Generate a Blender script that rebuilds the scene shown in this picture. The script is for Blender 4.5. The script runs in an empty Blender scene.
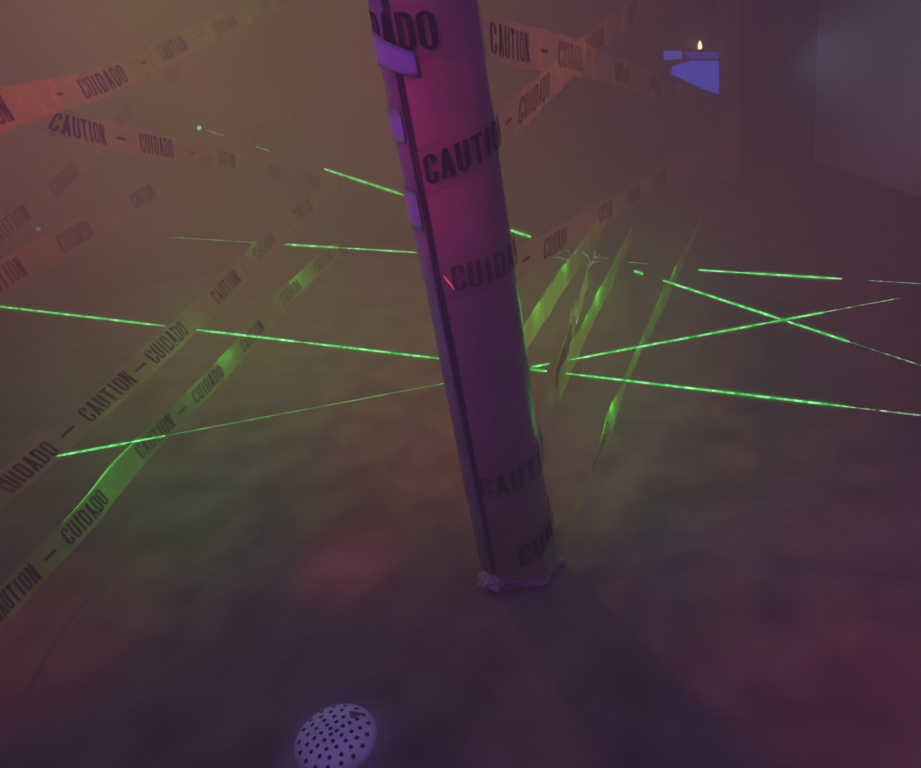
import bpy, bmesh, math, random
from mathutils import Vector, Matrix, noise
random.seed(7)
scene = bpy.context.scene
col = scene.collection
PI = math.pi
# ------------------------------------------------------------------ camera
W, H, F = 921.0, 768.0, 750.0
CH = 1.3
TH = math.radians(26.8)
RO = math.radians(10.7)
Fwd = Vector((0, math.cos(TH), -math.sin(TH)))
Up0 = Vector((0, math.sin(TH), math.cos(TH)))
Rt0 = Vector((1, 0, 0))
Xc = Rt0 * math.cos(RO) - Up0 * math.sin(RO)
Yc = Rt0 * math.sin(RO) + Up0 * math.cos(RO)
CAM = Vector((0, 0, CH))

def ray(x, y):
    return Fwd + Xc * ((x - W / 2) / F) + Yc * ((H / 2 - y) / F)
def at(x, y, d):            # point seen at pixel x, y at depth d
    return CAM + ray(x, y) * d
def atz(x, y, z):           # point seen at pixel x, y at height z over the floor
    r = ray(x, y)
    return CAM + r * ((z - CH) / r.z)
def aty(x, y, Y):
    r = ray(x, y)
    return CAM + r * (Y / r.y)
def atx(x, y, X):
    r = ray(x, y)
    return CAM + r * (X / r.x)

cd = bpy.data.cameras.new('camera')
cam = bpy.data.objects.new('camera', cd)
col.objects.link(cam)
m = Matrix((Xc, Yc, -Fwd)).transposed().to_4x4()
m.translation = CAM
cam.matrix_world = m
cd.sensor_width = 36.0
cd.lens = F / W * 36.0
cd.clip_start = 0.05
scene.camera = cam

# ------------------------------------------------------------------ helpers
def tag(o, label=None, cat=None, group=None, kind=None):
    if label: o['label'] = label
    if cat: o['category'] = cat
    if group: o['group'] = group
    if kind: o['kind'] = kind
    return o
def empty(name, loc=(0, 0, 0)):
    o = bpy.data.objects.new(name, None)
    o.empty_display_size = 0.05
    col.objects.link(o)
    o.location = loc
    return o
def mesh_obj(name, verts, faces, mat, parent=None, smooth=False):
    me = bpy.data.meshes.new(name)
    if parent is not None:
        p = parent
        off = Vector((0, 0, 0))
        while p is not None:
            off += p.location
            p = p.parent
        verts = [Vector(v) - off for v in verts]
    me.from_pydata([tuple(v) for v in verts], [], faces)
    me.update()
    if mat: me.materials.append(mat)
    if smooth:
        for p in me.polygons: p.use_smooth = True
    o = bpy.data.objects.new(name, me)
    col.objects.link(o)
    if parent is not None: o.parent = parent
    return o
def box(vs, fs, x0, x1, y0, y1, z0, z1):
    b = len(vs)
    for x in (x0, x1):
        for y in (y0, y1):
            for z in (z0, z1): vs.append(Vector((x, y, z)))
    for f in ((0, 1, 3, 2), (4, 6, 7, 5), (0, 4, 5, 1), (2, 3, 7, 6), (0, 2, 6, 4), (1, 5, 7, 3)):
        fs.append([b + i for i in f])
def tube(vs, fs, pts, rad, n=8, cap=True):
    b = len(vs)
    k = len(pts)
    for i, p in enumerate(pts):
        t = (pts[min(i + 1, k - 1)] - pts[max(i - 1, 0)]).normalized()
        a = t.cross(Vector((0, 0, 1)))
        if a.length < 1e-3: a = Vector((1, 0, 0))
        a.normalize()
        c = t.cross(a)
        r = rad[i] if isinstance(rad, (list, tuple)) else rad
        for j in range(n):
            q = 2 * PI * j / n
            vs.append(p + (a * math.cos(q) + c * math.sin(q)) * r)
    for i in range(k - 1):
        for j in range(n):
            j2 = (j + 1) % n
            fs.append([b + i * n + j, b + i * n + j2, b + (i + 1) * n + j2, b + (i + 1) * n + j])
    if cap:
        fs.append([b + j for j in range(n)][::-1])
        fs.append([b + (k - 1) * n + j for j in range(n)])

# ------------------------------------------------------------------ materials
def mat(name):
    m = bpy.data.materials.new(name)
    m.use_nodes = True
    nt = m.node_tree
    nt.nodes.clear()
    out = nt.nodes.new('ShaderNodeOutputMaterial')
    return m, nt, out
def nd(nt, t, **kw):
    n = nt.nodes.new(t)
    for k, v in kw.items():
        if k in n.inputs: n.inputs[k].default_value = v
        else: setattr(n, k, v)
    return n
def noisy(name, c1, c2, scale, rough=0.8, bump=0.2, detail=6, bscale=None, spec=0.3):
    m, nt, out = mat(name)
    tc = nd(nt, 'ShaderNodeTexCoord')
    nz = nd(nt, 'ShaderNodeTexNoise', Scale=scale, Detail=detail)
    rp = nd(nt, 'ShaderNodeValToRGB')
    rp.color_ramp.elements[0].position = 0.35
    rp.color_ramp.elements[1].position = 0.65
    rp.color_ramp.elements[0].color = (*c1, 1)
    rp.color_ramp.elements[1].color = (*c2, 1)
    n2 = nd(nt, 'ShaderNodeTexNoise', Scale=bscale or scale * 8, Detail=4)
    bp = nd(nt, 'ShaderNodeBump', Strength=bump, Distance=0.004)
    bs = nd(nt, 'ShaderNodeBsdfPrincipled', Roughness=rough)
    bs.inputs['Specular IOR Level'].default_value = spec
    L = nt.links.new
    L(tc.outputs['Object'], nz.inputs['Vector']); L(tc.outputs['Object'], n2.inputs['Vector'])
    L(nz.outputs['Fac'], rp.inputs['Fac']); L(rp.outputs['Color'], bs.inputs['Base Color'])
    L(n2.outputs['Fac'], bp.inputs['Height']); L(bp.outputs['Normal'], bs.inputs['Normal'])
    L(bs.outputs['BSDF'], out.inputs['Surface'])
    return m
def film(name, colr, alpha, rough=0.35, vary=0.15, spec=True):
    """thin translucent plastic"""
    m, nt, out = mat(name)
    L = nt.links.new
    tr = nd(nt, 'ShaderNodeBsdfTransparent')
    df = nd(nt, 'ShaderNodeBsdfDiffuse', Color=(*colr, 1))
    tl = nd(nt, 'ShaderNodeBsdfTranslucent', Color=(*colr, 1))
    gl = nd(nt, 'ShaderNodeBsdfGlossy', Roughness=rough, Color=(0.8, 0.8, 0.8, 1))
    a = nd(nt, 'ShaderNodeMixShader', Fac=0.5)
    L(df.outputs[0], a.inputs[1]); L(tl.outputs[0], a.inputs[2])
    b = nd(nt, 'ShaderNodeMixShader', Fac=0.10)
    L(a.outputs[0], b.inputs[1]); L(gl.outputs[0], b.inputs[2])
    c = nd(nt, 'ShaderNodeMixShader')
    tc = nd(nt, 'ShaderNodeTexCoord')
    nz = nd(nt, 'ShaderNodeTexNoise', Scale=9.0, Detail=3)
    L(tc.outputs['Object'], nz.inputs['Vector'])
    mr = nd(nt, 'ShaderNodeMapRange')
    mr.inputs['From Min'].default_value = 0.3; mr.inputs['From Max'].default_value = 0.7
    mr.inputs['To Min'].default_value = alpha - vary; mr.inputs['To Max'].default_value = alpha + vary
    L(nz.outputs['Fac'], mr.inputs['Value']); L(mr.outputs['Result'], c.inputs['Fac'])
    L(tr.outputs[0], c.inputs[1]); L(b.outputs[0], c.inputs[2])
    L(c.outputs[0], out.inputs['Surface'])
    return m
def glow(name, colr, strength):
    m, nt, out = mat(name)
    e = nd(nt, 'ShaderNodeEmission', Color=(*colr, 1), Strength=strength)
    nt.links.new(e.outputs[0], out.inputs['Surface'])
    return m
def beam_mat(name, lo, hi, scale, smin, smax, alpha=1.0):
    """laser light caught by drifting haze: brightness breaks up along the beam"""
    m, nt, out = mat(name)
    L = nt.links.new
    tc = nd(nt, 'ShaderNodeTexCoord')
    nz = nd(nt, 'ShaderNodeTexNoise', Scale=scale, Detail=4, Roughness=0.7)
    L(tc.outputs['Object'], nz.inputs['Vector'])
    mr = nd(nt, 'ShaderNodeMapRange')
    mr.inputs['From Min'].default_value = 0.36; mr.inputs['From Max'].default_value = 0.64
    mr.inputs['To Min'].default_value = 0; mr.inputs['To Max'].default_value = 1
    L(nz.outputs['Fac'], mr.inputs['Value'])
    mx = nd(nt, 'ShaderNodeMix', data_type='RGBA')
    mx.inputs[6].default_value = (*lo, 1); mx.inputs[7].default_value = (*hi, 1)
    L(mr.outputs['Result'], mx.inputs[0])
    st = nd(nt, 'ShaderNodeMapRange')
    st.inputs['To Min'].default_value = smin; st.inputs['To Max'].default_value = smax
    L(mr.outputs['Result'], st.inputs['Value'])
    e = nd(nt, 'ShaderNodeEmission')
    L(mx.outputs[2], e.inputs['Color']); L(st.outputs['Result'], e.inputs['Strength'])
    tr = nd(nt, 'ShaderNodeBsdfTransparent')
    ms = nd(nt, 'ShaderNodeMixShader', Fac=alpha)
    L(tr.outputs[0], ms.inputs[1]); L(e.outputs[0], ms.inputs[2])
    L(ms.outputs[0], out.inputs['Surface'])
    return m

M_floor = noisy('dark_carpet', (0.17, 0.14, 0.17), (0.27, 0.23, 0.27), 7.0, 0.95, 0.35, bscale=160, spec=0.1)
M_wall = noisy('painted_wall', (0.20, 0.18, 0.15), (0.30, 0.27, 0.22), 1.3, 0.85, 0.1, bscale=30)
M_wallr = noisy('pale_wall', (0.48, 0.50, 0.55), (0.60, 0.62, 0.66), 2.0, 0.7, 0.1, bscale=30)
M_ceil = noisy('dark_ceiling', (0.10, 0.09, 0.09), (0.16, 0.14, 0.14), 3.0, 0.9, 0.1)
M_post = noisy('post_timber', (0.36, 0.28, 0.20), (0.50, 0.40, 0.28), 6.0, 0.7, 0.2)
M_dark = noisy('dark_board', (0.08, 0.07, 0.08), (0.13, 0.11, 0.12), 4.0, 0.7, 0.1)
M_shaft = noisy('column_plastic', (0.30, 0.19, 0.22), (0.44, 0.28, 0.32), 7.0, 0.38, 0.35, bscale=14, spec=0.5)
M_strip = noisy('wrap_strip', (0.16, 0.17, 0.30), (0.28, 0.28, 0.46), 9.0, 0.35, 0.3, bscale=20, spec=0.5)  # dimness and blue reflections of the strip put into its base colour
M_blue = noisy('blue_highlight_plastic', (0.25, 0.35, 0.95), (0.35, 0.45, 1.0), 12.0, 0.3, 0.3, bscale=30, spec=0.5)  # blue highlights on clear tape put into the base colour
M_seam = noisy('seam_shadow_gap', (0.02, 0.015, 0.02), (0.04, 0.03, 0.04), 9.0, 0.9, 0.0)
M_base = noisy('crumpled_wrap', (0.45, 0.42, 0.62), (0.65, 0.6, 0.85), 14.0, 0.3, 0.8, bscale=25, spec=0.6)
M_tape = film('caution_film', (0.78, 0.62, 0.34), 0.34)
M_tapeF = film('caution_film_far', (0.70, 0.55, 0.32), 0.26, vary=0.1)
M_tapeG = film('caution_film_green_lit', (0.56, 0.88, 0.24), 0.68)  # green laser light tinted into the film's base colour
M_wraptape = film('column_tape_film', (0.62, 0.48, 0.50), 0.14, vary=0.06)
def ink_mat(name, alpha, c=(0.012, 0.010, 0.012)):
    m, nt, out = mat(name)
    tr = nd(nt, 'ShaderNodeBsdfTransparent')
    df = nd(nt, 'ShaderNodeBsdfDiffuse', Color=(*c, 1))
    ms = nd(nt, 'ShaderNodeMixShader', Fac=alpha)
    nt.links.new(tr.outputs[0], ms.inputs[1]); nt.links.new(df.outputs[0], ms.inputs[2])
    nt.links.new(ms.outputs[0], out.inputs['Surface'])
    return m
M_ink = ink_mat('tape_ink', 0.72)
M_inkF = ink_mat('tape_ink_far', 0.55)
M_inkP = ink_mat('tape_ink_column', 0.92)

# ------------------------------------------------------------------ letters (heavy condensed capitals, unit cell 0..1 x 0..1)
S = 0.37     # stroke width in x units of the cell
def arc(cx, cy, rx, ry, a0, a1, n=8):
    return [(cx + rx * math.cos(math.radians(a0 + (a1 - a0) * i / n)), cy + ry * math.sin(math.radians(a0 + (a1 - a0) * i / n))) for i in range(n + 1)]
def band(outer, inner):
    """quads between two matching polylines"""
    return [[outer[i], outer[i + 1], inner[i + 1], inner[i]] for i in range(len(outer) - 1)]
def densify(pl, n=3):
    o = []
    for i in range(len(pl) - 1):
        for k in range(n):
            t = k / n
            o.append((pl[i][0] + (pl[i + 1][0] - pl[i][0]) * t, pl[i][1] + (pl[i + 1][1] - pl[i][1]) * t))
    o.append(pl[-1])
    return o
def rect(x0, y0, x1, y1, n=4):
    return band(densify([(x0, y0), (x0, y1)], n), densify([(x1, y0), (x1, y1)], n))
def slant(ax, bx, w, y0=0.0, y1=1.0, n=4):
    return band(densify([(ax, y0), (bx, y1)], n), densify([(ax + w, y0), (bx + w, y1)], n))
def ring(open_r=False):
    o = arc(0.5, 0.80, 0.5, 0.20, 0 if not open_r else 0, 180) + arc(0.5, 0.20, 0.5, 0.20, 180, 360)
    i = arc(0.5, 0.80, 0.5 - S, 0.20 - 0.10, 0, 180) + arc(0.5, 0.20, 0.5 - S, 0.10, 180, 360)
    return o, i
def glyph(ch):
    if ch == 'O':
        o, i = ring()
        return band(o + [o[0]], i + [i[0]])
    if ch == 'C':
        o, i = ring()
        return band(o, i) + rect(1 - S, 0.66, 1, 0.80, 1) + rect(1 - S, 0.20, 1, 0.36, 1)
    if ch == 'U':
        o = [(1, 1)] + [(1, 0.6)] + arc(0.5, 0.20, 0.5, 0.20, 360, 180) + [(0, 0.6), (0, 1)]
        i = [(1 - S, 1), (1 - S, 0.6)] + arc(0.5, 0.20, 0.5 - S, 0.10, 360, 180) + [(S, 0.6), (S, 1)]
        return band(o, i)
    if ch == 'D':
        o = [(0, 1), (0.5, 1)] + arc(0.55, 0.78, 0.45, 0.22, 90, 0) + arc(0.55, 0.22, 0.45, 0.22, 0, -90) + [(0, 0)]
        i = [(S, 0.88), (0.5, 0.88)] + arc(0.5, 0.76, 0.5 - S, 0.12, 90, 0) + arc(0.5, 0.24, 0.5 - S, 0.12, 0, -90) + [(S, 0.12)]
        return band(o, i) + rect(0, 0, S, 1)
    if ch == 'I':
        return rect(0.5 - S / 2, 0, 0.5 + S / 2, 1)
    if ch == 'T':
        return rect(0.5 - S / 2, 0, 0.5 + S / 2, 1) + rect(0.0, 0.85, 1.0, 1.0, 1)
    if ch == 'N':
        return rect(0, 0, S, 1) + rect(1 - S, 0, 1, 1) + slant(1 - S - 0.04, 0.04, S)
    if ch == 'A':
        return slant(0.0, 0.5 - S / 2, S) + slant(1 - S, 0.5 - S / 2, S) + rect(0.25, 0.24, 0.75, 0.36, 1)
    return []
def word_quads(word):
    """quads in word space: x 0..1 over the whole word, y 0..1"""
    n = len(word)
    q = []
    widths = [0.62 if c == 'I' else 1.0 for c in word]
    tot = sum(widths) + 0.18 * (n - 1)
    x = 0.0
    for c, w in zip(word, widths):
        for g in glyph(c):
            q.append([((x + (gx if c != 'I' else gx - 0.19) * 1.0) / tot, gy) for gx, gy in g])
        x += w + 0.18
    return q

# ------------------------------------------------------------------ ribbons
def catmull(P, t):
    n = len(P)
    i = min(int(t), n - 2)
    f = t - i
    p0 = P[max(i - 1, 0)]; p1 = P[i]; p2 = P[i + 1]; p3 = P[min(i + 2, n - 1)]
    if i == 0: p0 = p1 * 2 - p2
    if i == n - 2: p3 = p2 * 2 - p1
    return 0.5 * ((2 * p1) + (p2 - p0) * f + (2 * p0 - 5 * p1 + 4 * p2 - p3) * f * f + (3 * p1 - p0 - 3 * p2 + p3) * f ** 3)

class Ribbon:
    def __init__(s, P, A, width, sag=0.0, wob=0.0012):
        s.w = width
        n = len(P)
        s.pos = []; s.acr = []; s.u = []
        STEPS = 40
        L = 0
        prev = None
        for k in range((n - 1) * STEPS + 1):
            t = k / STEPS
            p = catmull(P, t)
            i = min(int(t), n - 2)
            a = A[i].lerp(A[i + 1], t - i)
            if prev is not None: L += (p - prev).length
            prev = p
            s.pos.append(p); s.acr.append(a); s.u.append(L)
        s.len = L
        for k in range(len(s.pos)):
            T = (s.pos[min(k + 1, len(s.pos) - 1)] - s.pos[max(k - 1, 0)]).normalized()
            a = s.acr[k]
            a = (a - T * a.dot(T)).normalized()
            s.acr[k] = a
        mid = len(s.pos) // 2
        s.wob = wob
        s.ph = random.random() * 20
    def frame(s, u):
        import bisect
        k = bisect.bisect_left(s.u, u)
        k = max(1, min(k, len(s.u) - 1))
        d = s.u[k] - s.u[k - 1]
        f = (u - s.u[k - 1]) / d if d > 0 else 0
        p = s.pos[k - 1].lerp(s.pos[k], f)
        a = s.acr[k - 1].lerp(s.acr[k], f).normalized()
        T = (s.pos[k] - s.pos[k - 1]).normalized()
        nrm = T.cross(a).normalized()
        return p, a, nrm
    def pt(s, u, v, lift=0.0):
        """u metres along, v from -0.5 to 0.5 across"""
        p, a, nrm = s.frame(u)
        wv = noise.noise(Vector((u * 9, v * 2.0, s.ph))) * s.wob * 4
        cup = (v * v) * s.w * 0.10
        if nrm.dot(CAM - p) < 0: side = -1
        else: side = 1
        return p + a * (v * s.w) + nrm * (wv + cup + lift * side)
    def nearest(s, P):
        # P: (x, y) pixel -> u at which the centre line projects nearest
        best, bu = 1e9, 0
        for p, u in zip(s.pos, s.u):
            r = p - CAM
            z = r.dot(Fwd)
            x = W / 2 + r.dot(Xc) / z * F; y = H / 2 - r.dot(Yc) / z * F
            d = (x - P[0]) ** 2 + (y - P[1]) ** 2
            if d < best: best, bu = d, u
        return bu
    def mesh(s, rows=6):
        vs, fs = [], []
        n = max(6, int(s.len / 0.02))
        for i in range(n + 1):
            for j in range(rows + 1):
                vs.append(s.pt(s.len * i / n, j / rows - 0.5))
        for i in range(n):
            for j in range(rows):
                b = i * (rows + 1) + j
                fs.append([b, b + 1, b + rows + 2, b + rows + 1])
        return vs, fs

def across(px, py, ang, Tdir):
    """3D across direction whose picture of itself leans at ang degrees"""
    a = Xc * math.cos(math.radians(ang)) + Yc * math.sin(math.radians(ang))
    tf = Tdir.dot(Fwd)
    if abs(tf) > 0.15:
        c = -a.dot(Tdir) / tf
        c = max(-1.2, min(1.2, c))
    else: c = 0
    return (a + Fwd * c).normalized()

def caution_tape(pts, words, label, group, width=0.076, film_m=None, ink=None, wlen=0.185, dashes=(), name='caution_tape', flipped=()):
    """pts: (x, y, depth or ('z', height), lean of the printed strokes in degrees)"""
    P = []
    for q in pts:
        P.append(atz(q[0], q[1], q[2][1]) if isinstance(q[2], tuple) else at(q[0], q[1], q[2]))
    A = []
    for i, q in enumerate(pts):
        T = (P[min(i + 1, len(P) - 1)] - P[max(i - 1, 0)]).normalized()
        A.append(across(q[0], q[1], q[3], T))
    rb = Ribbon(P, A, width)
    root = empty(name, P[0])
    tag(root, label, 'caution tape', group)
    vs, fs = rb.mesh()
    mesh_obj('tape_film', vs, fs, film_m or M_tape, root, smooth=True)
    k = width / 0.076
    for (w, px, py, *ex) in words:
        lv, lf = [], []
        wl = (ex[0] if ex else wlen) * k
        uc = rb.nearest((px, py))
        for q in word_quads(w):
            b = len(lv)
            us = [uc + (x - 0.5) * wl for x, y in q]
            if min(us) < 0 or max(us) > rb.len: continue
            for x, y in q:
                lv.append(rb.pt(uc + (x - 0.5) * wl, (y - 0.5) * 0.68, 0.0012))
            lf.append([b, b + 1, b + 2, b + 3])
        if lf: mesh_obj('printed_word', lv, lf, ink or M_ink, root)
    for (px, py) in dashes:
        lv, lf = [], []
        uc = rb.nearest((px, py))
        for i in range(4):
            b = len(lv)
            for x, y in ((i, -0.07), (i + 1, -0.07), (i + 1, 0.07), (i, 0.07)):
                lv.append(rb.pt(min(max(uc + (x - 2) * 0.011 * k, 0), rb.len), y * 0.66, 0.0012))
            lf.append([b, b + 1, b + 2, b + 3])
        mesh_obj('printed_dash', lv, lf, ink or M_ink, root)
    return root, rb

# ------------------------------------------------------------------ the room
XL, XR, YB, YF, ZC = -3.6, 2.52, 4.80, -0.9, 2.75
vs, fs = [], []; box(vs, fs, XL - .1, XR + .1, YF - .1, YB + .1, -0.1, 0.0)
tag(mesh_obj('floor', vs, fs, M_floor), kind='structure', label='dark carpeted floor in violet light')
vs, fs = [], []; box(vs, fs, XL - .1, XR + .1, YF - .1, YB + .1, ZC, ZC + .1)
tag(mesh_obj('ceiling', vs, fs, M_ceil), kind='structure')
vs, fs = [], []; box(vs, fs, XL, 2.0, YB, YB + .1, 0, ZC)
tag(mesh_obj('wall_back', vs, fs, M_wall), kind='structure', label='hazy olive wall behind the tapes')
vs, fs = [], []; box(vs, fs, XR, XR + .1, YF, YB, 0, ZC)
tag(mesh_obj('wall_right', vs, fs, M_wallr), kind='structure', label='pale bluish wall at the right')
vs, fs = [], []; box(vs, fs, XL - .1, XL, YF, YB, 0, ZC)
tag(mesh_obj('wall_left', vs, fs, M_wall), kind='structure')
vs, fs = [], []; box(vs, fs, XL, XR, YF - .1, YF, 0, ZC)
tag(mesh_obj('wall_front', vs, fs, M_wall), kind='structure')
# dark door in the back wall beside the post
vs, fs = [], []; box(vs, fs, 2.0, XR, YB + .02, YB + .1, 0, ZC)
tag(mesh_obj('door_1', vs, fs, M_dark), kind='structure', label='dark door between the post and the pale wall')
vs, fs = [], []; box(vs, fs, 1.90, 2.0, YB - .07, YB, 0, ZC)
tag(mesh_obj('trim_1', vs, fs, M_post), kind='structure', label='brownish door post beside the dark door')

# ------------------------------------------------------------------ column
bc = atz(520, 566, 0.0)
CX, CY, R = bc.x, bc.y, 0.0925
colm = empty('round_column', (CX, CY, 0))
tag(colm, 'round column wrapped in plastic and printed tape, lit magenta, in the middle of the picture', 'column')
face = math.atan2(-CY, -CX)       # direction from the column to the camera
def colpt(az, z, r):              # az degrees, 0 facing the camera, negative = picture left
    a = face + math.radians(az)
    return Vector((CX + math.cos(a) * r, CY + math.sin(a) * r, z))
def patch(name, az0, az1, z0f, z1f, r, mat_, na=24, nz=2, thick=0.0015, wob=0.0, wf=6, parent=None):
    """curved sheet on the column between two height functions of az"""
    vs, fs = [], []
    for k, rr in ((0, r), (1, r + thick)):
        for i in range(na + 1):
            az = az0 + (az1 - az0) * i / na
            for j in range(nz + 1):
                z = z0f(az) + (z1f(az) - z0f(az)) * j / nz
                w = noise.noise(Vector((az * 0.06, z * wf, 3.1))) * wob
                vs.append(colpt(az, z, rr + w + abs(w) * .5))
    n1 = (na + 1) * (nz + 1)
    for i in range(na):
        for j in range(nz):
            b = i * (nz + 1) + j
            q = [b, b + nz + 1, b + nz + 2, b + 1]
            fs.append([n1 + x for x in q]); fs.append(q[::-1])
    for i in range(na):
        for j in (0, nz):
            b = i * (nz + 1) + j
            fs.append([b, b + nz + 1, n1 + b + nz + 1, n1 + b])
    for j in range(nz):
        for i in (0, na):
            b = i * (nz + 1) + j
            fs.append([b, b + 1, n1 + b + 1, n1 + b])
    return mesh_obj(name, vs, fs, mat_, parent or colm, smooth=True)
# shaft
vs, fs = [], []
NA, NZ = 72, 80
for j in range(NZ + 1):
    z = ZC * j / NZ
    for i in range(NA):
        az = 360 * i / NA
        w = noise.noise(Vector((math.cos(math.radians(az)) * 1.6, math.sin(math.radians(az)) * 1.6, z * 3.2))) * 0.0022
        vs.append(colpt(az, z, R + w))
for j in range(NZ):
    for i in range(NA):
        i2 = (i + 1) % NA
        fs.append([j * NA + i, j * NA + i2, (j + 1) * NA + i2, (j + 1) * NA + i])
mesh_obj('shaft', vs, fs, M_shaft, colm, smooth=True)
SG = 1   # az sign: positive az must be picture right; checked below
t0 = colpt(30, 1, R) - CAM
SG = 1 if t0.dot(Xc) > (Vector((CX, CY, 1)) - CAM).dot(Xc) else -1
_cp = colpt
def colpt(az, z, r): return _cp(az * SG, z, r)
# the loose plastic strip running up the left side, its shadow gap painted as a dark strip
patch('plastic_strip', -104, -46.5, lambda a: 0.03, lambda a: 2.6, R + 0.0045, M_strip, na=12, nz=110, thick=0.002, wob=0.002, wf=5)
patch('seam_shade_strip', -47, -39.5, lambda a: 0.05, lambda a: 2.6, R + 0.0024, M_seam, na=4, nz=80, thick=0.001, wob=0.0)
def zpx(y, az=0):   # height on the column of picture row y
    best, bz = 1e9, 0
    for k in range(0, 1300):
        z = k * 0.002
        p = colpt(az, z, R) - CAM
        yy = H / 2 - p.dot(Yc) / p.dot(Fwd) * F
        if abs(yy - y) < best: best, bz = abs(yy - y), z
    return bz
# clear bands stuck round it, blue highlights put into their colour
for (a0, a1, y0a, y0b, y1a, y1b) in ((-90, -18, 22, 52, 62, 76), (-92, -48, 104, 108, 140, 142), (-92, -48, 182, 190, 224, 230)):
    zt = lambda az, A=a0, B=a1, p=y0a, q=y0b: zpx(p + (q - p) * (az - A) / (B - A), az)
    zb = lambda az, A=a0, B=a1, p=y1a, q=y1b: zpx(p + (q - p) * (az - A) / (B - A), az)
    patch('blue_highlight_band', a0, a1, zb, zt, R + 0.0105, M_blue, na=20, nz=4, thick=0.0006, wob=0.001)['label'] = 'shiny clear plastic piece with blue highlight painted in'
# printed tape wound round the column: words placed round it in turns
def wrap_word(word, az_c, y_c, tilt, lv, lf, hgt=0.060, wl=0.20, r=R + 0.0052):
    zc = zpx(y_c, az_c)
    for q in word_quads(word):
        b = len(lv)
        for x, y in q:
            s_ = (x - 0.5) * wl
            az = az_c + math.degrees(s_ / R)
            z = zc + (y - 0.5) * hgt + s_ * tilt
            lv.append(colpt(az, z, r))
        lf.append([b, b + 1, b + 2, b + 3])
def wound(y_c, az_c, tilt, words, name='wound_tape', hh=0.088, wl=0.23, lh=0.060, ink=None):
    zc = zpx(y_c, az_c)
    f0 = lambda az: zc - hh / 2 + math.radians(az - az_c) * R * tilt
    f1 = lambda az: zc + hh / 2 + math.radians(az - az_c) * R * tilt
    o = patch(name, -175, 175, f0, f1, R + 0.0030, M_wraptape, na=80, nz=3, thick=0.0006, wob=0.0008)
    lv, lf = [], []
    for (w, a) in words:
        zz = zc + math.radians(a - az_c) * R * tilt
        for q in word_quads(w):
            b = len(lv)
            for x, y in q:
                s_ = (x - 0.5) * wl
                az = a + math.degrees(s_ / R)
                lv.append(colpt(az, zz + (y - 0.5) * lh + s_ * tilt, R + 0.0085))
            lf.append([b, b + 1, b + 2, b + 3])
    mesh_obj('printed_word', lv, lf, ink or M_inkP, o)
    return o
wound(30, 0, -0.12, [('CUIDADO', -64)])
wound(160, 0, 0.22, [('CAUTION', 28)], wl=0.19, lh=0.052)
wound(274, 0, 0.08, [('CUIDADO', 40)], wl=0.20, lh=0.052, ink=M_inkF)
wound(482, 0, 0.20, [('CAUTION', 34)], lh=0.052, ink=M_inkF)
wound(556, 0, 0.25, [('CUIDADO', 72)])
# thin red laser scratch
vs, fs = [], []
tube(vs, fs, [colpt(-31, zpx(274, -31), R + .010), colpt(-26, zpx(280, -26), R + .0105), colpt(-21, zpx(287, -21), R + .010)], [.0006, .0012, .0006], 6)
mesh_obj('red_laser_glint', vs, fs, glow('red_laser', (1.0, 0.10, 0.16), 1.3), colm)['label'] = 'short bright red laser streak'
# crumpled wrap gathered at the foot
def crumple(name, c, rad, squash, seed, mat_, parent, lab=None):
    bm = bmesh.new()
    bmesh.ops.create_icosphere(bm, subdivisions=4, radius=1.0)
    for v in bm.verts:
        d = v.co.normalized()
        n1 = noise.noise(d * 2.1 + Vector((seed, 0, 0)))
        n2 = abs(noise.noise(d * 5.0 + Vector((0, seed, 0))))
        rr = 1 + 0.35 * n1 - 0.35 * n2
        v.co = Vector((d.x * rad[0] * rr, d.y * rad[1] * rr, max(0, d.z * rr * squash + squash * .8)))
    vs = [v.co + c for v in bm.verts]; fs = [[v.index for v in f.verts] for f in bm.faces]
    bm.free()
    o = mesh_obj(name, vs, fs, mat_, parent)
    if lab: o['label'] = lab
    return o
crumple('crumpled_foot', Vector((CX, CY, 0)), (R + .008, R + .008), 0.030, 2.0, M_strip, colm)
pf = atz(492, 580, 0.02)
crumple('wrap_bunch', Vector((pf.x, pf.y, 0.0)), (.038, .032), 0.024, 5.0, M_base, colm, 'pale bunched plastic at the foot')
pf = atz(509, 578, 0.01)
crumple('wrap_bunch', Vector((pf.x, pf.y, 0.0)), (.026, .024), 0.018, 9.0, M_base, colm, 'pale bunched plastic at the foot')

# ------------------------------------------------------------------ the tapes
GL = 'caution tapes strung on the left side'
GR = 'caution tapes strung on the right side'
TP = {}
TP['A'] = caution_tape([(-50, 133, 1.35, 112), (0, 110, 1.5, 112), (52, 96, 1.8, 113), (103, 82, 2.1, 115), (173, 48, 2.6, 115), (225, 24, 3.1, 113), (275, 2, 3.6, 110), (320, -18, 3.9, 110)],
    [('CAUTION', -24, 118), ('CUIDADO', 103, 82, .31), ('CAUTION', 173, 48), ('CUIDADO', 226, 25), ('CAUTION', 270, 4)],
    'red-lit caution tape rising across the upper left corner, topmost on that side', GL, wlen=0.25, dashes=[(60, 95), (143, 62), (201, 36)])
TP['B'] = caution_tape([(-4, 97, 1.72, 97), (35, 114, 1.76, 97), (83, 130, 1.82, 97), (157, 146, 2.15, 96), (225, 159, 2.7, 95), (275, 171, 3.3, 95), (330, 186, 4.0, 95)],
    [('CAUTION', 83, 130, .15), ('CUIDADO', 157, 146, .20), ('CAUTION', 226, 160, .18), ('CUIDADO', 274, 171), ('CAUTION', 313, 181)],
    'caution tape sloping down to the right from the red-lit tape, its CAUTION clearest', GL, film_m=M_tapeF, wlen=0.155, dashes=[(121, 138), (192, 153)])
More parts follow.
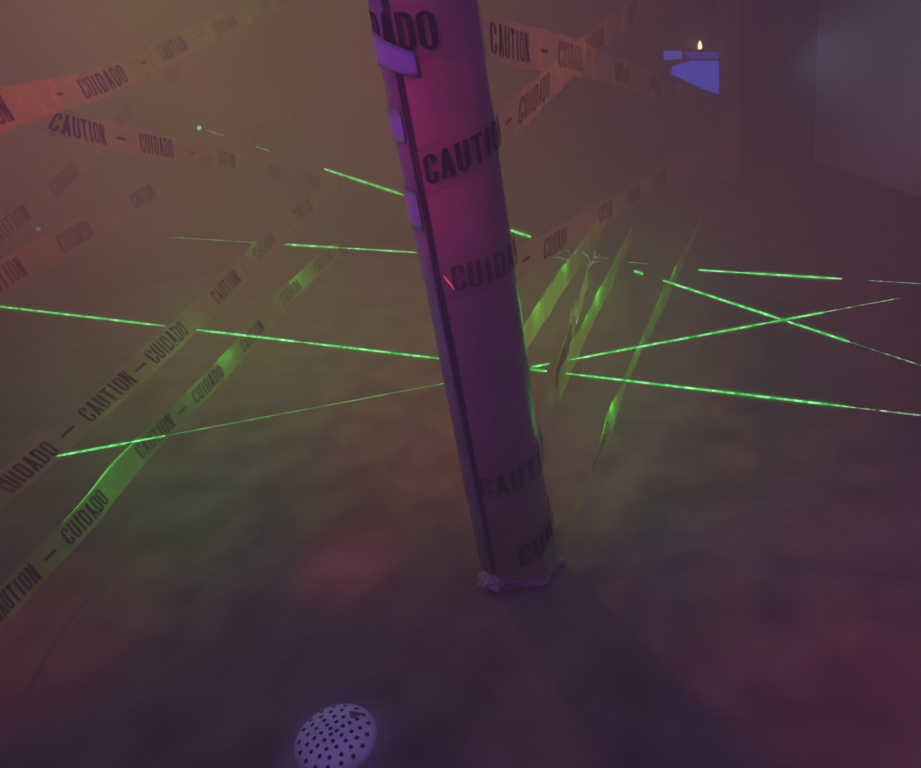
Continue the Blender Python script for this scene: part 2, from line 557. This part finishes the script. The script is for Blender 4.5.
TP['C'] = caution_tape([(-40, 262, 2.2, 105), (12, 222, 2.4, 105), (65, 178, 2.6, 105), (120, 120, 3.1, 105), (175, 74, 3.7, 105), (225, 36, 4.3, 105)],
    [('CAUTION', 8, 226), ('CUIDADO', 66, 178), ('CAUTION', 121, 116), ('CUIDADO', 174, 76)],
    'faint caution tape behind the clear CAUTION word at the upper left, steepest there', GL, film_m=M_tapeF, ink=M_inkF)
TP['D'] = caution_tape([(-40, 306, 1.75, 112), (4, 276, 1.85, 112), (75, 236, 2.15, 112), (143, 196, 2.6, 110), (205, 162, 3.2, 108), (255, 135, 3.8, 106), (312, 108, 4.4, 105)],
    [('CAUTION', 0, 280), ('CUIDADO', 75, 236), ('CAUTION', 143, 196), ('CUIDADO', 206, 160), ('CAUTION', 256, 134), ('CUIDADO', 300, 113)],
    'faint brownish caution tape rising right just above the upper long laser line at the left', GL, film_m=M_tapeF, ink=M_inkF)
TP['E'] = caution_tape([(-40, 518, 1.65, 150), (-5, 495, 1.78, 148), (25, 470, 1.9, 148), (108, 396, 2.1, 145), (168, 342, 2.3, 133), (226, 287, 2.6, 125), (266, 244, 2.9, 118), (300, 212, 3.2, 112), (340, 180, 3.7, 108)],
    [('CUIDADO', 25, 471), ('CAUTION', 108, 396), ('CUIDADO', 168, 342), ('CAUTION', 226, 287), ('CUIDADO', 265, 246), ('CAUTION', 303, 209)],
    'upper of two long parallel caution tapes at the left, brownish then green', GL, dashes=[(68, 432), (140, 367)])
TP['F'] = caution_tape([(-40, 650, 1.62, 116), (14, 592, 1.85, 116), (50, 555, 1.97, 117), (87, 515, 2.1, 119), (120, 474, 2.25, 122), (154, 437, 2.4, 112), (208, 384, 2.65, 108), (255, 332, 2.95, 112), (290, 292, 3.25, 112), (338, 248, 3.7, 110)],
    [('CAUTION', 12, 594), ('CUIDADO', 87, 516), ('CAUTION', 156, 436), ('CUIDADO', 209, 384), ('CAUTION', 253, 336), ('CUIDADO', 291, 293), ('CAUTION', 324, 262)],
    'bright green lit caution tape at the left, lower one of the two long parallel diagonals', GL, film_m=M_tapeG, dashes=[(50, 555), (183, 410)])
TP['G'] = caution_tape([(474, 32, 1.36, 93), (511, 44, 1.5, 93), (543, 51, 1.68, 93), (572, 57, 1.88, 93), (620, 73, 2.6, 94), (672, 92, 3.5, 94), (712, 106, 4.3, 94)],
    [('CAUTION', 512, 44), ('CUIDADO', 572, 57, .24), ('CAUTION', 621, 73, .22), ('CUIDADO', 655, 86)],
    'caution tape sloping down right from the column top, its CAUTION large and upright', GR, width=0.086, dashes=[(544, 50)])
TP['H'] = caution_tape([(486, 138, 1.42, 90), (505, 124, 1.5, 90), (535, 97, 1.68, 90), (565, 68, 1.95, 92), (596, 41, 2.3, 95), (632, 12, 2.9, 98), (670, -18, 3.6, 100)],
    [('CUIDADO', 536, 97, .26), ('CAUTION', 596, 42, .24), ('CUIDADO', 631, 12)],
    'caution tape climbing steeply right from the column, crossing the downward tape near the top', GR, width=0.084, dashes=[(508, 121), (620, 22)])
TP['I'] = caution_tape([(508, 272, 1.62, 93), (528, 258, 1.7, 93), (556, 242, 1.85, 93), (606, 211, 2.3, 95), (634, 194, 2.7, 96), (680, 166, 3.4, 96), (732, 134, 4.4, 96)],
    [('CUIDADO', 556, 242), ('CAUTION', 606, 211), ('CUIDADO', 634, 194), ('CAUTION', 660, 178)],
    'dim caution tape from the column toward the brownish post, with CUIDADO above the green strips', GR, ink=M_ink, film_m=M_tapeF, dashes=[(526, 259)])
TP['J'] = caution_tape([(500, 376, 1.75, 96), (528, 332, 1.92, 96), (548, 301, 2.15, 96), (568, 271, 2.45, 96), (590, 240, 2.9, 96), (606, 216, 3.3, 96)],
    [], 'green lit strip of tape right of the column, nearest to it', GR, film_m=M_tapeG)
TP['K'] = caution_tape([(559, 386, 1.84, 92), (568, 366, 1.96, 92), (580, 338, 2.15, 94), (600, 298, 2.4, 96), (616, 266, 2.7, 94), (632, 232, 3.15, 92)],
    [], 'green lit strip of tape, second to the right of the column, twisted halfway', GR, film_m=M_tapeG)
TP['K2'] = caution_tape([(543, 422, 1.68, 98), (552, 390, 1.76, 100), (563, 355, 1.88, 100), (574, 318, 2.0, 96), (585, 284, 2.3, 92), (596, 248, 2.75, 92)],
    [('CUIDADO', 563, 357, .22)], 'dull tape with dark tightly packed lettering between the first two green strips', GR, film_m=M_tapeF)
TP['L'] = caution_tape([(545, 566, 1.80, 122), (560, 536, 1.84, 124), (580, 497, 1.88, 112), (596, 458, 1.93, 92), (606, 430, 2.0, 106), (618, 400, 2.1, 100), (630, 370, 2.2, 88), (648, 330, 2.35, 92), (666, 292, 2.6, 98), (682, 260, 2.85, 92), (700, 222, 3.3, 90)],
    [('CUIDADO', 601, 446, .17)], 'thin twisted green lit tape reaching from the floor by the column up to the right', GR, width=0.070, film_m=M_tapeG)
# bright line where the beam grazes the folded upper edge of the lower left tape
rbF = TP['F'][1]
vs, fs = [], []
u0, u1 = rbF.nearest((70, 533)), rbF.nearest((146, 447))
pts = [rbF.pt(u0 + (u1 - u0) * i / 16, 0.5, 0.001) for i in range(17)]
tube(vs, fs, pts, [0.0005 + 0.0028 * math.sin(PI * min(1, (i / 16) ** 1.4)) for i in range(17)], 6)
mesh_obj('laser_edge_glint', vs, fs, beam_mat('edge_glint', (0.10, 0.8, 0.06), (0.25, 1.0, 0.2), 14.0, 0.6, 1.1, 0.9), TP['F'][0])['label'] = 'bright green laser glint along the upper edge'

# ------------------------------------------------------------------ laser beams
M_beam = beam_mat('laser_bright', (0.03, 0.85, 0.06), (0.42, 1.0, 0.48), 40.0, 0.8, 2.4)
M_beamT = beam_mat('laser_thin', (0.10, 0.50, 0.06), (0.30, 0.80, 0.25), 22.0, 0.4, 0.9, 0.8)
M_beamS = beam_mat('laser_speckle', (0.10, 0.25, 0.10), (0.55, 1.0, 0.55), 60.0, 0.15, 1.3, 0.9)
M_halo = beam_mat('laser_fringe', (0.0, 0.6, 0.01), (0.02, 1.0, 0.02), 9.0, 0.25, 0.5, 0.14)
def beam(p0, d0, p1, d1, segs, label):
    """one straight laser line from pixel p0 at depth d0 to p1 at d1; segs: (x0, x1, radius, material index) where haze lights it up"""
    A, B = at(*p0, d0), at(*p1, d1)
    def at_x(x):
        lo, hi = 0.0, 1.0
        for _ in range(40):
            mid = (lo + hi) / 2
            p = A.lerp(B, mid) - CAM
            xx = W / 2 + p.dot(Xc) / p.dot(Fwd) * F
            if xx < x: lo = mid
            else: hi = mid
        return A.lerp(B, lo)
    o_root = None
    me = None
    vs, fs, mi = [], [], []
    for (x0, x1, r, k) in segs:
        a, b = at_x(x0), at_x(x1)
        n0 = len(fs)
        N = 10
        pts = [a.lerp(b, i / N) for i in range(N + 1)]
        tube(vs, fs, pts, [r * (0.45 if i in (0, N) else 1.0) for i in range(N + 1)], 6)
        mi += [k] * (len(fs) - n0)
        if k == 0:                      # the soft green fringe of lit haze round the core
            n0 = len(fs)
            for q, hr in ((3, 2.2), (3, 3.4)):
                tube(vs, fs, pts, [r * hr * (0.5 if i in (0, N) else 1.0) for i in range(N + 1)], 8)
            mi += [3] * (len(fs) - n0)
    o = mesh_obj('laser_beam', [v - A for v in vs], fs, None)
    o.location = A
    for mm in (M_beam, M_beamT, M_beamS, M_halo): o.data.materials.append(mm)
    for p, k in zip(o.data.polygons, mi): p.material_index = k
    tag(o, label, 'laser beam', 'green laser beams crossing the haze')
    return o
beam((-30, 303), 2.7, (960, 420), 1.62,
     [(-28, 165, .0030, 0), (197, 300, .0031, 0), (300, 441, .0026, 0), (455, 531, .0022, 0), (531, 547, .0024, 0), (565, 855, .0024, 0), (855, 955, .0017, 2)],
     'longest green laser line, crossing the whole picture behind the column and sloping down to the right')
beam((57, 456), 1.95, (900, 298), 2.0,
     [(57, 130, .0026, 0), (130, 165, .0022, 0), (165, 430, .0015, 1), (430, 445, .0017, 1), (531, 550, .0024, 0), (566, 770, .0024, 0), (770, 825, .0023, 0), (825, 900, .0013, 2)],
     'green laser line rising from the lower left tape to the right, crossing behind the column')
beam((200, 128), 4.1, (935, 370), 1.9,
     [(205, 225, .0030, 1), (256, 270, .0040, 1), (324, 345, .0036, 0), (345, 404, .0042, 0), (440, 510, .003, 0), (510, 531, .0042, 0), (634, 643, .0032, 0), (663, 785, .0030, 0), (785, 850, .0026, 0), (850, 930, .0013, 2)],
     'steepest green laser line, from the small glint at the upper left down to the right edge')
beam((150, 236), 3.3, (925, 284), 2.2,
     [(170, 256, .0019, 1), (285, 340, .0034, 0), (340, 418, .0022, 0), (698, 740, .0023, 0), (740, 842, .0026, 0), (868, 922, .0013, 2)],
     'nearly level green laser line, highest on the right side of the column')

# laser spots built as glowing boxes and other sparks
def spark(name, c, r, mat_, label, cat, seed, group=None):
    bm = bmesh.new()
    bmesh.ops.create_icosphere(bm, subdivisions=2, radius=1.0)
    for v in bm.verts:
        d = v.co.normalized()
        k = 1 + 0.5 * noise.noise(d * 2 + Vector((seed, 0, 0)))
        v.co = Vector((d.x * r[0] * k, d.y * r[1] * k, d.z * r[2] * k))
    vs = [v.co.copy() for v in bm.verts]; fs = [[v.index for v in f.verts] for f in bm.faces]
    bm.free()
    o = mesh_obj(name, vs, fs, mat_)
    o.location = c
    tag(o, label, cat, group)
    return o
def laser_spot_box(px, d, label, glow_mat, s=0.02):  # spot of laser light on the wall, built as an added box
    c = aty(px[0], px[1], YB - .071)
    root = empty('laser_spot', c)
    tag(root, label, 'laser spot')
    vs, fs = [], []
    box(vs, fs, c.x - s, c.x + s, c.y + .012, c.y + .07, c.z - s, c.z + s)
    mesh_obj('added_housing', vs, fs, M_dark, root)
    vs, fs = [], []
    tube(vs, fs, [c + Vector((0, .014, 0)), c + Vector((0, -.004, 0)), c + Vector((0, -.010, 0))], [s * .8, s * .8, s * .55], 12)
    mesh_obj('lens', vs, fs, glow_mat, root)  # added glowing disc that stands for the spot of light
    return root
M_gl = glow('green_spot_glow', (0.18, 1.0, 0.30), 1.4)
laser_spot_box((199, 128), 4.15, 'bright green glint at the upper left where the steepest beam starts', M_gl, 0.015)
laser_spot_box((38, 229), 3.6, 'small pale dot of light near the left edge above the long laser', glow('pale_spot_glow', (0.45, 0.6, 0.25), .42), 0.015)
c = aty(700, 47, YB - .045)
lamp = empty('wall_lamp', c)
tag(lamp, 'tiny warm white lamp glowing on top of the blue lit screen', 'lamp')
vs, fs = [], []
tube(vs, fs, [c + Vector((0, 0, -.012)), c + Vector((0, 0, 0.0)), c + Vector((0, 0, .018)), c + Vector((0, 0, .034))], [.010, .014, .011, .003], 10)
mesh_obj('bulb', vs, fs, glow('warm_bulb', (1.0, 0.85, 0.5), 3.0), lamp)
vs, fs = [], []
tube(vs, fs, [c + Vector((0, 0, -.035)), c + Vector((0, 0, -.012))], .010, 10)
mesh_obj('socket', vs, fs, M_dark, lamp)

# blue lit screen: frame, lit face, a darker flap across it
def P(x, y, Y=4.72): return aty(x, y, Y)
scr = empty('display_screen', P(692, 75))
tag(scr, 'small blue glowing screen at the upper right behind the tapes', 'screen')
def slab(name, pix, Y, th, mat_, parent):
    f = [P(x, y, Y) for x, y in pix]; b = [v + Vector((0, th, 0)) for v in f]
    n = len(f)
    return mesh_obj(name, f + b, [list(range(n))[::-1], list(range(n, 2 * n))] + [[i, (i + 1) % n, (i + 1) % n + n, i + n] for i in range(n)], mat_, parent)
slab('backing_board', [(662, 46), (722, 50), (722, 102), (664, 98)], 4.765, .035, M_wall, scr)
slab('lit_face', [(674, 67), (692, 61), (719, 61), (719, 94), (706, 90), (672, 74)], 4.74, .025, glow('blue_face', (0.05, 0.07, 0.65), 1.3), scr)
slab('lit_corner', [(665, 51), (682, 51), (682, 59), (665, 60)], 4.74, .025, glow('blue_corner', (0.08, 0.10, 0.65), 1.1), scr)
slab('lit_top_edge', [(684, 52), (719, 52), (719, 59), (692, 59)], 4.74, .025, glow('blue_dim', (0.04, 0.05, 0.40), 1.0), scr)

# crinkled laser scatter where a beam hits the film
def squiggle(strokes, d, label, mat_, r=.0010):
    c = at(strokes[0][0][0], strokes[0][0][1], d)
    vs, fs = [], []
    for st in strokes:
        tube(vs, fs, [at(x, y, d) - c for x, y in st], r, 5)
    o = mesh_obj('laser_scatter', vs, fs, mat_)
    o.location = c
    tag(o, label, 'laser scatter')
    return o
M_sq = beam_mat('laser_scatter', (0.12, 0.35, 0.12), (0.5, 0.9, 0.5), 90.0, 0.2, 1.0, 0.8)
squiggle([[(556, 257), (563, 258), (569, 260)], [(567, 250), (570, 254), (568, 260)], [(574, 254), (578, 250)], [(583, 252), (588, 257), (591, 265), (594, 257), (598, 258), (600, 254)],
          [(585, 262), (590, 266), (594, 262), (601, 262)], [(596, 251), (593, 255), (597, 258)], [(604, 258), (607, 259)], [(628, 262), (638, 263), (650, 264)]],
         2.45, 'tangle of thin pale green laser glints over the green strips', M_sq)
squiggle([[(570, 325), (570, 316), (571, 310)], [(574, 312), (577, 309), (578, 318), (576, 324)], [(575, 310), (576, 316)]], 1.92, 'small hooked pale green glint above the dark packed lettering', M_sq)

# ------------------------------------------------------------------ dome shape standing for an unidentified dotted round patch
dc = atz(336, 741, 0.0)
dome = empty('dotted_dome', dc)
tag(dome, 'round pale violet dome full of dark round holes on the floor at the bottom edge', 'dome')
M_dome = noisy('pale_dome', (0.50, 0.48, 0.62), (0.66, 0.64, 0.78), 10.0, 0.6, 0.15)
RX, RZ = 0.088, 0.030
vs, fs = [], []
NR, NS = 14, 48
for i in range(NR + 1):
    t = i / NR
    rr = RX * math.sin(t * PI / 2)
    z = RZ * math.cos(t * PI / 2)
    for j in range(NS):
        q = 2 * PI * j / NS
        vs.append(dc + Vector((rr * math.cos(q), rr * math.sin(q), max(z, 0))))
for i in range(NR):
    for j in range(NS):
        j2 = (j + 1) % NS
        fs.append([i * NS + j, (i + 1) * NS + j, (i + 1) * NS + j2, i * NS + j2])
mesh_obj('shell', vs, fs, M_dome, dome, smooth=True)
M_spot = noisy('dome_spot', (0.015, 0.012, 0.03), (0.03, 0.025, 0.05), 9.0, 0.9, 0)
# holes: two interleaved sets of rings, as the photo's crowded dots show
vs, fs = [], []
def dark_spot(x, y, r):
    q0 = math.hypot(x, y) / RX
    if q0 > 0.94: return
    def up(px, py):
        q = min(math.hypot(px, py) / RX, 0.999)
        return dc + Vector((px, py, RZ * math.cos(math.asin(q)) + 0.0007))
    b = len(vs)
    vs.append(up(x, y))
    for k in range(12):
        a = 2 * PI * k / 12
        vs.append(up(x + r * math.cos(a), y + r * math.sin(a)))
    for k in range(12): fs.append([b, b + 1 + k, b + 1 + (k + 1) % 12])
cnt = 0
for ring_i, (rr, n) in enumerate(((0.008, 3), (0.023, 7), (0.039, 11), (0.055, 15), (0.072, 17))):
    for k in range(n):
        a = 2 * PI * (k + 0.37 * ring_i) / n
        dark_spot(rr * math.cos(a) + random.uniform(-.0012, .0012), rr * math.sin(a) + random.uniform(-.0012, .0012), 0.0046)
mesh_obj('spots', vs, fs, M_spot, dome)['label'] = 'dark round holes'
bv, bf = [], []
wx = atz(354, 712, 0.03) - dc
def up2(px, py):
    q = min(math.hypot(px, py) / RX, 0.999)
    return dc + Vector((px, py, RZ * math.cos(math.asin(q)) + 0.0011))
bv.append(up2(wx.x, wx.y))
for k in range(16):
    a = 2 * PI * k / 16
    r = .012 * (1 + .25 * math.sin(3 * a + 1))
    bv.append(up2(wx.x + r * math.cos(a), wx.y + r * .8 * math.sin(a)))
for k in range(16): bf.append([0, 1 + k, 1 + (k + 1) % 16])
mesh_obj('dark_patch', bv, bf, noisy('dark_patch_tone', (0.10, .08, .14), (.16, .13, .2), 40, .9, 0), dome)  # irregular darker patch on the shell

# ------------------------------------------------------------------ light
def light(name, kind, loc, energy, color, target=None, **kw):
    d = bpy.data.lights.new(name, kind)
    d.energy = energy; d.color = color
    for k, v in kw.items(): setattr(d, k, v)
    o = bpy.data.objects.new(name, d)
    col.objects.link(o)
    o.location = loc
    if target is not None:
        o.rotation_euler = (Vector(target) - Vector(loc)).to_track_quat('-Z', 'Y').to_euler()
    return o
# ceiling wash lights of the room
light('warm_wash', 'AREA', (-1.2, 3.6, 2.6), 7.5, (1.0, 0.66, 0.24), (-1.5, 3.8, 0.5), size=1.6, spread=math.radians(85))
light('green_wash', 'AREA', (-0.6, 2.9, 2.6), 7, (0.60, 1.0, 0.12), (-0.6, 3.1, 0.2), size=1.2, spread=math.radians(80))
light('violet_wash', 'AREA', (0.3, 0.5, 2.65), 20, (0.62, 0.20, 1.0), (0.2, 1.2, 0), size=2.4)
light('rose_wash', 'AREA', (1.0, 3.4, 2.65), 2.2, (1.0, 0.50, 0.55), (0.9, 3.6, 0), size=1.6, spread=math.radians(90))
light('red_left', 'SPOT', (-2.4, 1.1, 2.2), 420, (1.0, 0.07, 0.06), at(20, 105, 1.7), spot_size=math.radians(40), spot_blend=1.0, shadow_soft_size=0.08)
light('red_column', 'SPOT', (-0.85, 0.25, 2.0), 66, (1.0, 0.03, 0.10), (CX, CY, 1.06), spot_size=math.radians(20), spot_blend=1.0, shadow_soft_size=0.05)
light('blue_column', 'SPOT', (-1.5, 0.9, 1.9), 34, (0.16, 0.14, 1.0), (CX, CY, 0.95), spot_size=math.radians(40), spot_blend=0.8, shadow_soft_size=0.05)
light('orange_right', 'SPOT', (-0.5, 3.2, 2.6), 170, (1.0, 0.28, 0.10), at(535, 80, 1.8), spot_size=math.radians(34), spot_blend=1.0, shadow_soft_size=0.1)
light('blue_wall', 'SPOT', (1.5, 2.9, 0.9), 15, (0.32, 0.62, 1.0), (XR, 3.95, 0.6), spot_size=math.radians(50), spot_blend=0.6, shadow_soft_size=0.1)
fp = atz(350, 562, 0)
light('red_floor_spot', 'SPOT', (fp.x, fp.y + .1, 2.5), 120, (1.0, 0.03, 0.22), fp, spot_size=math.radians(8.5), spot_blend=1.0, shadow_soft_size=0.05)
fp = atz(868, 680, 0)
light('red_floor_spot', 'SPOT', (fp.x, fp.y + .1, 2.5), 34, (1.0, 0.06, 0.10), fp, spot_size=math.radians(14), spot_blend=1.0, shadow_soft_size=0.05)
fp = atz(20, 610, 0.1)
light('red_floor_spot', 'SPOT', (fp.x, fp.y - .3, 2.5), 70, (1.0, 0.06, 0.10), fp, spot_size=math.radians(20), spot_blend=1.0, shadow_soft_size=0.05)
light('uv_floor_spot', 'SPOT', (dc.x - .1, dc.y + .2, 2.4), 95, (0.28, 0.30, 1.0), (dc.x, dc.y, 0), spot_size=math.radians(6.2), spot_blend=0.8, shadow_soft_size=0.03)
# added point lamps standing in for laser light on the films
def spill(x, y, d, e, toward=0.07):
    p = at(x, y, d - toward)
    light('laser_spill', 'POINT', p, e * 1.6, (0.10, 1.0, 0.08), shadow_soft_size=0.03)
for a in ((136, 452, 2.21, .05, .03), (127, 463, 2.15, .08, .03), (117, 474, 2.11, .06, .03), (106, 487, 2.06, .03, .03), (148, 440, 2.3, .06), (208, 384, 2.62, .08), (236, 352, 2.8, .16), (200, 318, 2.4, .10), (262, 246, 2.9, .05), (308, 270, 3.35, .20), (178, 338, 2.3, .05),
          (536, 320, 1.94, .12, .12), (548, 300, 2.1, .13, .12), (572, 262, 2.5, .10, .12), (604, 290, 2.45, .24, .12), (592, 312, 2.3, .12, .12), (574, 342, 2.1, .06, .12),
          (608, 424, 2.02, .12), (616, 404, 2.1, .14), (640, 346, 2.3, .08), (664, 292, 2.55, .14), (676, 268, 2.75, .08)):
    spill(*a)
fp = atz(480, 500, 0)
light('red_floor_wide', 'SPOT', (fp.x - .2, fp.y + .4, 2.55), 26, (1.0, 0.10, 0.12), fp, spot_size=math.radians(32), spot_blend=1.0, shadow_soft_size=0.1)

# ------------------------------------------------------------------ haze
w = bpy.data.worlds.new('world')
scene.world = w
w.use_nodes = True
nt = w.node_tree
nt.nodes.clear()
wo = nt.nodes.new('ShaderNodeOutputWorld')
bg = nt.nodes.new('ShaderNodeBackground')
bg.inputs['Color'].default_value = (0, 0, 0, 1)
bg.inputs['Strength'].default_value = 0
vsn = nt.nodes.new('ShaderNodeVolumeScatter')
vsn.inputs['Color'].default_value = (0.95, 0.95, 0.95, 1)
vsn.inputs['Density'].default_value = 0.23
vsn.inputs['Anisotropy'].default_value = 0.1
nt.links.new(bg.outputs[0], wo.inputs['Surface'])
nt.links.new(vsn.outputs[0], wo.inputs['Volume'])

scene.view_settings.view_transform = 'Standard'
scene.view_settings.look = 'None'
scene.view_settings.gamma = 1
scene.view_settings.exposure = -0.12
scene.view_settings.use_curve_mapping = False
cy = scene.cycles
cy.use_denoising = True
cy.volume_bounces = 1
cy.max_bounces = 8
cy.transparent_max_bounces = 24
cy.sample_clamp_indirect = 2.0
cy.sample_clamp_direct = 0
